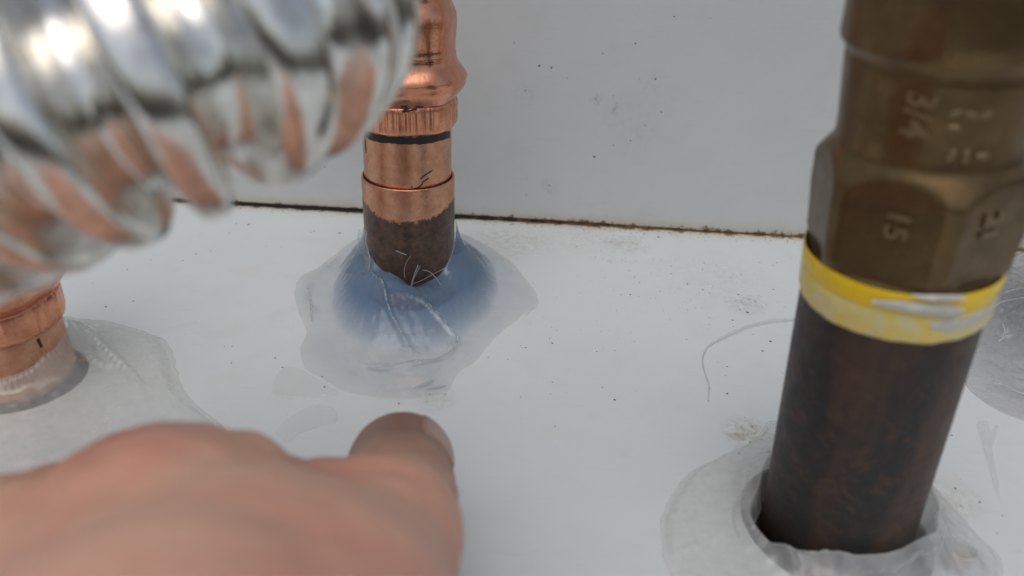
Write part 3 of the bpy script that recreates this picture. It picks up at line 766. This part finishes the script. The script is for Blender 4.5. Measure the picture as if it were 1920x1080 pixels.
SL = thing('sealant', 'pale cloudy sealant spread round the left copper pipe, partly behind the hand', 'sealant', LP, 'sealant round the pipes')
obj('mound', *mound(LP, 11.2, o_l, h_left), M_SEAL_L, SL)

# right mound round the iron pipe, pulled away from the pipe on its left so that a dark gap shows
o_i = outline(IP, [(1440, 792), (1400, 835), (1340, 860), (1285, 895), (1250, 945), (1238, 1000), (1250, 1060), (1290, 1130), (1400, 1190), (1560, 1220), (1720, 1200), (1850, 1130), (1880, 1060), (1830, 1000), (1785, 955), (1745, 905), (1700, 850), (1600, 810), (1500, 790)])
lip_in, lip_w = [], []
for i in range(360):
    th = i * 2 * math.pi / 360
    g = 3.7 * sstep(.75, .1, angdiff(th, R(206))) + .5 * sstep(.5, 0, angdiff(th, R(255))) + .7 * sstep(.3, 0, angdiff(th, R(312)))
    lip_in.append(IRON_R + .12 + g + .12 * nz(math.cos(th) * 5, math.sin(th) * 5))
rid_i = ridge_set([([(1400, 860, 3), (1388, 920, 3), (1395, 980, 3), (1430, 1030, 3)], 1.2, .8), ([(1275, 920, .5), (1250, 980, .5), (1262, 1060, .5)], .8, .7), ([(1280, 1033, 1), (1310, 1022, 1)], .6, .5), ([(1440, 1015, 3), (1470, 1050, 3), (1490, 1075, 3)], .8, 1.4), ([(1545, 1045, 4), (1600, 1052, 4), (1660, 1040, 4)], .9, .8)])
def h_iron(x, y, r, th, t):
    i = int(th / (2 * math.pi) * 360) % 360
    q = r - lip_in[i]; edge = 1 - sstep(.84, 1.0, t)
    hl = 6.8 - 3.6 * sstep(1.0, .2, angdiff(th, R(200))) + 2.6 * max(0, math.cos(th - R(-15))) + .25 * math.sin(5 * th)
    v = hl * sstep(-.05, 1.7, q) * math.exp(-max(0, q - 1.7) / 4.2)
    v += (1.2 + .7 * nz(x * .12, y * .12, 6)) * edge ** .7 * sstep(0, 1.0, q)
    return (v + .25 * nz(x * .5, y * .5, 4)) * (.1 + .9 * edge) + rid_i(x, y) * edge
SI = thing('sealant', 'whitish sealant collar torn open round the foot of the black iron pipe', 'sealant', IP, 'sealant round the pipes')
obj('mound', *mound(IP, lip_in, o_i, h_iron, m=80), M_SEAL_W, SI)
film = []
FP = [(1441, 846, 6), (1460, 862, 6.5), (1470, 890, 6), (1480, 930, 5.5), (1490, 970, 5), (1504, 1005, 4.5)]
film.append(tube(spline([tuple(on_floor(x, y, z)) for x, y, z in FP], 6), lambda u: .34 + .12 * math.sin(u * 9), 8))
FP = [(1500, 985, 6), (1530, 1000, 6), (1568, 1014, 6), (1572, 1030, 5)]
film.append(tube(spline([tuple(on_floor(x, y, z)) for x, y, z in FP], 6), .2, 8))
def on_lip(deg, q, lift=.05):
    th = R(deg) % (2 * math.pi); i = int(th / (2 * math.pi) * 360) % 360; r = lip_in[i] + q
    x, y = IP.x + r * math.cos(th), IP.y + r * math.sin(th)
    return (x, y, h_iron(x, y, r, th, (r - lip_in[i]) / (o_i[i] - lip_in[i])) + .07 + lift)
for a0, a1, q0, q1, w in [(-60, 38, 1.7, 1.4, .34), (-75, -20, 2.9, 3.2, .26), (215, 262, 1.6, 2.0, .26), (255, 300, 3.4, 2.6, .30), (150, 205, 3.6, 4.4, .22), (-35, 10, 5.0, 4.2, .22)]:  # pale tubes painted along the lip as its wet highlights
    P_ = [on_lip(a0 + (a1 - a0) * k / 24, q0 + (q1 - q0) * k / 24 + .5 * nz(k * .35, q0 * 3)) for k in range(25)]
    film.append(tube(P_, lambda u, w=w: w * (.15 + math.sin(math.pi * u) ** .6) * (1 + .5 * nz(u * 7, w * 50)), 8, .5))
obj('strand', *merge(*film), M_STRING_GLINT, SI)  # includes the highlight tubes painted along the lip

# mound at the right edge, grey and crinkled
o_e = outline(EP, [(1790, 640), (1810, 560), (1870, 490), (1940, 470), (2050, 455), (2200, 490), (2270, 580), (2270, 680), (2180, 760), (2060, 810), (1960, 800), (1880, 775), (1815, 725)])
rid_e = ridge_set([([(1860, 574, 4), (1890, 562, 5), (1930, 556, 6)], .5, .9), ([(1880, 545, 5), (1925, 535, 6)], .5, .9), ([(1885, 520, 5), (1930, 512, 6)], .5, .8), ([(1870, 640, 4), (1885, 622, 4), (1878, 605, 4)], .5, .7), ([(1880, 598, 4), (1930, 590, 5)], .6, .6), ([(1835, 720, 1), (1900, 735, 1), (1950, 735, 1)], .8, .6)])
def h_e(x, y, r, th, t):
    edge = 1 - sstep(.7, 1.0, t)
    v = 11 * math.exp(-max(0, r - 12.3) / 9.0) + 1.2
    return (v + .9 * nz(x * .30, y * .30, 2) + .4 * nz(x * .8, y * .8, 4)) * edge + rid_e(x, y) * edge
SE = thing('sealant', 'grey crinkled glossy sealant behind the iron pipe at the right edge', 'sealant', EP, 'sealant round the pipes')
obj('mound', *mound(EP, 11.2, o_e, h_e), M_SEAL_G, SE)
FP = [(1862, 716, 2.2), (1885, 722, 2.6), (1910, 734, 2.2), (1940, 744, 1.5)]
gl_ = [tube(spline([tuple(on_floor(x, y, z)) for x, y, z in FP], 6), lambda u: .38 + .1 * math.sin(u * 11), 8, .6)]
for FP in ([(1862, 576, 9), (1880, 566, 9), (1905, 560, 10), (1935, 556, 10)], [(1885, 548, 10), (1910, 541, 10), (1940, 538, 11)], [(1878, 632, 8), (1884, 620, 8), (1880, 606, 8)], [(1872, 640, 8), (1890, 628, 8)]):
    gl_.append(tube(spline([tuple(on_floor(x, y, z)) for x, y, z in FP], 6), .22, 6, .6))  # white threads standing in for highlights on the crinkles
obj('strand', *merge(*gl_), M_STRING_GLINT, SE)  # includes the white threads standing in for highlights

# a dab of sealant over something rusty
DP = on_floor(1788, 1062)
DAB = thing('sealant_dab', 'small whitish sealant dab with a rust brown crater, right of the iron pipe foot', 'sealant', DP)
o_d = [5.2 + .9 * nz(math.cos(i * .01745) * 1.6, math.sin(i * .01745) * 1.6, 3) for i in range(360)]
ridd = ridge_set([([(1755, 1050, 2), (1770, 1022, 3), (1795, 1020, 3), (1803, 1045, 3)], .7, 1.2)])
def h_d(x, y, r, th, t):
    return (3.4 * sstep(1.4, 2.6, r) * (1 - sstep(.35, 1.0, t)) + .5 * nz(x, y, 1) * (1 - t) + .15) * (1 if t < 1 else 0) + ridd(x, y) * (1 - t)
obj('dab', *mound(Vector((DP.x, DP.y, 0)), .2, o_d, h_d, n=360, m=40, z0=1.3), M_SEAL_W, DAB)
obj('rust_spot', *lathe(DP + Vector((0, 0, 1.45)), Vector((0, 0, 1)), [(0, 2.3), (.3, 2.2), (.55, 1.5), (.6, .6), (.5, .1)], 32, lambda i, s, t: .35 * nz(math.cos(t) * 2, math.sin(t) * 2, i)), M_RUST, DAB)

# a loose strand of sealant lying on the floor, and two thin smears
SP = [(1500, 598), (1470, 599), (1440, 602), (1400, 612), (1360, 630), (1332, 647), (1320, 663), (1318, 685), (1324, 706), (1330, 725), (1328, 752)]
sp = spline([tuple(on_floor(x, y, .3 + (.5 if 1340 < x < 1480 else 0))) for x, y in SP], 6)
ST = obj('sealant_strand', *tube(sp, lambda u: .30 * (1 - .55 * u) + .03, 8), M_STRING_GLINT, None, True, 'thin clear curled sealant strand lying on the white floor left of the iron pipe', 'strand', origin=Vector(sp[0]))
def smearpatch(name, label, poly, c):
    c = on_floor(*c); o = outline(c, poly)
    def h(x, y, r, th, t): return (.12 + .10 * nz(x * .8, y * .8, 2) + .35 * math.exp(-((t - .93) / .05) ** 2) * max(0, nz(x * .3, y * .3, 7) + .25)) * (1 if t < .99 else 0)
    q = mound(Vector((c.x, c.y, 0)), .05, o, h, m=30, z0=.03)
    return obj(name, *q, M_FILM, None, True, label, 'sealant', origin=Vector((c.x, c.y, 0)))
smearpatch('sealant_smear', 'thin dried sealant smear on the floor just left of the fingertip', [(515, 810), (535, 790), (575, 765), (605, 758), (628, 768), (632, 790), (600, 800), (560, 815), (540, 830)], (580, 788))
smearpatch('sealant_smear', 'thin dried sealant smear on the floor below the left side of the blue mound', [(510, 740), (515, 710), (530, 692), (560, 690), (600, 715), (640, 738), (600, 745), (550, 748)], (560, 720))
smearpatch('sealant_smear', 'faint dried sealant smear on the floor right of the iron pipe', [(1830, 790), (1840, 830), (1855, 880), (1868, 930), (1880, 950), (1868, 900), (1860, 850), (1856, 810), (1875, 795)], (1855, 850))

# ------------------------------------------------------------------ corrugated hose, close to the lens
HC = [at_depth(-640, 540, 84), at_depth(-330, 412, 75), at_depth(-30, 262, 69.5), at_depth(200, 170, 68.5), at_depth(400, 98, 71.5), at_depth(520, 46, 79), at_depth(562, 6, 90), at_depth(572, -8, 98)]
Q = [Vector(q) for q in spline([tuple(p) for p in HC], 60)]
L = [0.0]
for i in range(1, len(Q)): L.append(L[-1] + (Q[i] - Q[i - 1]).length)
Lt = L[-1]; PITCH_H = 6.5; HR = 13.9
def hose_point(s):
    import bisect
    i = min(max(bisect.bisect(L, s) - 1, 0), len(Q) - 2); u = (s - L[i]) / max(1e-6, L[i + 1] - L[i])
    return Q[i].lerp(Q[i + 1], u), (Q[min(i + 2, len(Q) - 1)] - Q[max(i - 1, 0)]).normalized()
def sweep(s0, s1, ds, rad, seg=88):
    V = []; Fc = []; n = int((s1 - s0) / ds) + 1; e = None
    for k in range(n + 1):
        s = s0 + (s1 - s0) * k / n; p, t = hose_point(s)
        if e is None: e = t.orthogonal().normalized()
        e = (e - t * e.dot(t)).normalized(); w = t.cross(e); r = rad(s)
        for j in range(seg):
            q = 2 * math.pi * j / seg; V.append(p + (e * math.cos(q) + w * math.sin(q)) * r)
    for k in range(n):
        for j in range(seg):
            m = (j + 1) % seg; Fc.append((k * seg + j, k * seg + m, (k + 1) * seg + m, (k + 1) * seg + j))
    Fc.append(tuple(range(seg))[::-1]); Fc.append(tuple(n * seg + j for j in range(seg)))
    return V, Fc
S_END = Lt - 5.0
def corr(s):
    ph = ((s - S_END) / PITCH_H) % 1.0
    v = math.tanh(2.0 * (math.cos(2 * math.pi * ph) + .15)) / math.tanh(2.3)      # round crests and round valleys, steep flanks
    return HR - 2.45 * (1 - v)
HOSE = thing('hose', 'silver corrugated steel hose crossing the top left, blurred and nearest', 'hose', Vector(hose_point(Lt * .5)[0]))
obj('corrugated_tube', *sweep(0, S_END, .28, corr), M_STEEL, HOSE)
obj('ferrule', *sweep(S_END + .02, Lt, .3, lambda s: HR - .1 - .9 * (1 - sstep(S_END, S_END + 1.5, s)) - .8 * sstep(Lt - .8, Lt, s)), M_STEEL, HOSE)

# ------------------------------------------------------------------ hand: one continuous skin from a blended distance field
def surface_nets(f, lo, hi, step):
    n = [int(math.ceil((hi[i] - lo[i]) / step)) + 1 for i in range(3)]
    ax = [lo[i] + step * np.arange(n[i]) for i in range(3)]
    X, Y, Z = np.meshgrid(*ax, indexing='ij'); D = f(X, Y, Z); S = D < 0
    acc = np.zeros([k - 1 for k in n] + [3]); cnt = np.zeros([k - 1 for k in n])
    corners = [(a, b, c) for a in (0, 1) for b in (0, 1) for c in (0, 1)]
    sl = lambda c: tuple(slice(c[i], n[i] - 1 + c[i]) for i in range(3))
    for c0 in corners:
        for d in range(3):
            if c0[d]: continue
            c1 = list(c0); c1[d] = 1; c1 = tuple(c1)
            d0, d1 = D[sl(c0)], D[sl(c1)]; x = (d0 < 0) != (d1 < 0)
            t = np.where(x, d0 / np.where(x, d0 - d1, 1), 0)
            for k in range(3): acc[..., k] += np.where(x, c0[k] + (t if k == d else 0), 0)
            cnt += x
    act = cnt > 0; idx = -np.ones(act.shape, int); idx[act] = np.arange(act.sum())
    cell = np.argwhere(act); P = (cell + acc[act] / cnt[act][:, None]) * step + np.array(lo)
    Fc = []
    for d in range(3):
        u, v = (d + 1) % 3, (d + 2) % 3
        a = [slice(None)] * 3; b = [slice(None)] * 3; a[d] = slice(0, -1); b[d] = slice(1, None)
        E = np.argwhere(S[tuple(a)] != S[tuple(b)])
        for e in E:
            if e[u] == 0 or e[v] == 0 or e[u] >= n[u] - 1 or e[v] >= n[v] - 1: continue
            q = []
            for du, dv in ((0, 0), (1, 0), (1, 1), (0, 1)):
                g = e.copy(); g[u] -= du; g[v] -= dv; q.append(idx[tuple(g)])
            if min(q) < 0: continue
            Fc.append(tuple(q) if not S[tuple(e)] else tuple(q[::-1]))
    return P, Fc
def cone(X, Y, Z, a, b, ra, rb):
    ab = b - a; L2 = ab.length_squared
    t = np.clip(((X - a.x) * ab.x + (Y - a.y) * ab.y + (Z - a.z) * ab.z) / L2, 0, 1)
    return np.sqrt((X - a.x - t * ab.x) ** 2 + (Y - a.y - t * ab.y) ** 2 + (Z - a.z - t * ab.z) ** 2) - (ra + (rb - ra) * t)
def smin(a, b, k):
    h = np.clip(.5 + .5 * (b - a) / k, 0, 1); return b + (a - b) * h - k * h * (1 - h)
C_ = lambda px, py, d: at_depth(px, py, d)
TIP = C_(752, 868, 126)
bones = [  # (from, to, r from, r to, blend)
    (TIP, C_(742, 940, 110), 8.4, 8.7, 2.5), (C_(742, 940, 110), C_(712, 1010, 95), 8.7, 9.3, 3),
    (C_(712, 1010, 95), C_(600, 1200, 72), 9.4, 11.5, 4),                                   # index, pointing
    (C_(600, 990, 93), C_(570, 1220, 70), 8.8, 11, 4),                                       # flesh beside it
    (C_(285, 965, 84), C_(400, 1250, 66), 10.0, 11.0, 4),                                    # middle knuckle
    (C_(300, 958, 81), C_(450, 1020, 80), 8.6, 7.4, 3.5),
    (C_(425, 975, 85), C_(470, 1220, 68), 8.8, 11, 6),
    (C_(60, 1050, 83), C_(200, 1330, 66), 9.6, 11.5, 6),                                     # ring knuckle
    (C_(-190, 1160, 82), C_(20, 1380, 68), 8.8, 11, 6),                                      # little knuckle
    (C_(285, 965, 84), C_(330, 1120, 100), 9.0, 8.2, 3), (C_(330, 1120, 100), C_(420, 1260, 88), 8.2, 7.6, 2),       # fingers folded under
    (C_(60, 1050, 83), C_(110, 1210, 98), 8.8, 8.0, 3), (C_(110, 1210, 98), C_(220, 1330, 86), 8.0, 7.4, 2),
    (C_(-190, 1160, 82), C_(-110, 1290, 95), 8.0, 7.2, 3), (C_(-110, 1290, 95), C_(10, 1390, 84), 7.2, 6.6, 2),
    (C_(640, 1320, 84), C_(690, 1200, 96), 9.5, 8.2, 4), (C_(690, 1200, 96), C_(640, 1130, 104), 8.2, 7.2, 2),       # thumb tucked beneath
    (C_(560, 1260, 68), C_(380, 1620, 52), 13, 15, 8), (C_(380, 1270, 66), C_(300, 1620, 52), 13, 15, 8), (C_(160, 1340, 66), C_(200, 1620, 52), 12.5, 15, 8),
    (C_(300, 1620, 52), C_(-100, 2500, 40), 20, 24, 10),
]
def hand(X, Y, Z):
    D = None
    for a, b, ra, rb, k in bones:
        d = cone(X, Y, Z, a, b, ra, rb); D = d if D is None else smin(D, d, k)
    return D
allp = [p for b in bones for p in b[:2]]
lo = [min(p[i] for p in allp) - 26 for i in range(3)]; hi = [max(p[i] for p in allp) + 26 for i in range(3)]
PV, PF = surface_nets(hand, lo, hi, 1.15)
# skin folds over the joints, and slight unevenness
joints = [(C_(742, 940, 110), 8.8, (C_(712, 1010, 95) - TIP).normalized()), (C_(712, 1010, 95), 9.6, (C_(600, 1200, 72) - C_(742, 940, 110)).normalized())]
PA = np.array(PV); h_ = .6
G = np.stack([hand(*(PA + np.eye(3)[k] * h_).T) - hand(*(PA - np.eye(3)[k] * h_).T) for k in range(3)], 1)
G /= np.linalg.norm(G, axis=1, keepdims=True) + 1e-9
PV2 = []
knuck = [C_(285, 965, 84), C_(600, 990, 93), C_(60, 1050, 83)]
for p, g in zip(PV, G):
    v = Vector(p); off = .85 * nz(v.x * .10, v.y * .10, v.z * .10) + .22 * nz(v.x * .33, v.y * .33, v.z * .33)
    if (v - TIP).length < 15: off *= .25
    for j, r, a in joints:
        q = (v - j); s = q.dot(a)
        if q.length < r * 1.7: off -= .5 * math.exp(-(s / .7) ** 2) + .35 * math.exp(-((s - 2.3) / .6) ** 2) + .3 * math.exp(-((s + 2.1) / .6) ** 2)
    for kc in knuck:                                # slack wrinkled skin over the knuckles
        w = math.exp(-((v - kc).length / 13.0) ** 2)
        if w > .02: off -= w * 1.1 * (1 - abs(nz(v.x * .11 + 3, v.y * .20, v.z * .24)) * 2.4)
    PV2.append(v + Vector(g) * off)
HAND = thing('hand', 'bare left hand with folded fingers and index finger pointing at the blue sealant', 'hand', Vector((TIP.x, TIP.y, 0)))
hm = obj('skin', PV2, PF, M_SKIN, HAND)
sm = hm.modifiers.new('smooth', 'SMOOTH'); sm.factor = .5; sm.iterations = 2
# fingernail on the far right side of the tip
ln = (TIP - C_(742, 940, 110)).normalized(); nn = RGT * .80 + UPV * .60; nn = (nn - ln * nn.dot(ln)).normalized(); cr = ln.cross(nn)
V, Fc = [], []
for i in range(13):
    for j in range(9):
        u = (i / 12 - .5) * 12.5; w = (j / 8 - .5) * 2
        wid = 4.3 * (1 - .25 * (abs(i / 12 - .45) * 2) ** 3)
        ang = w * wid / 8.6
        rr = math.sqrt(max(4.0, 8.5 ** 2 - max(0.0, u - 1.8) ** 2 * 1.6)); V.append(TIP + ln * (u - 1.8) + (nn * math.cos(ang) + cr * math.sin(ang)) * rr)
for i in range(12):
    for j in range(8): Fc.append((i * 9 + j, i * 9 + j + 1, (i + 1) * 9 + j + 1, (i + 1) * 9 + j))
no = obj('fingernail', V, Fc, M_NAIL, HAND)
so = no.modifiers.new('thick', 'SOLIDIFY'); so.thickness = .0004; so.offset = 0
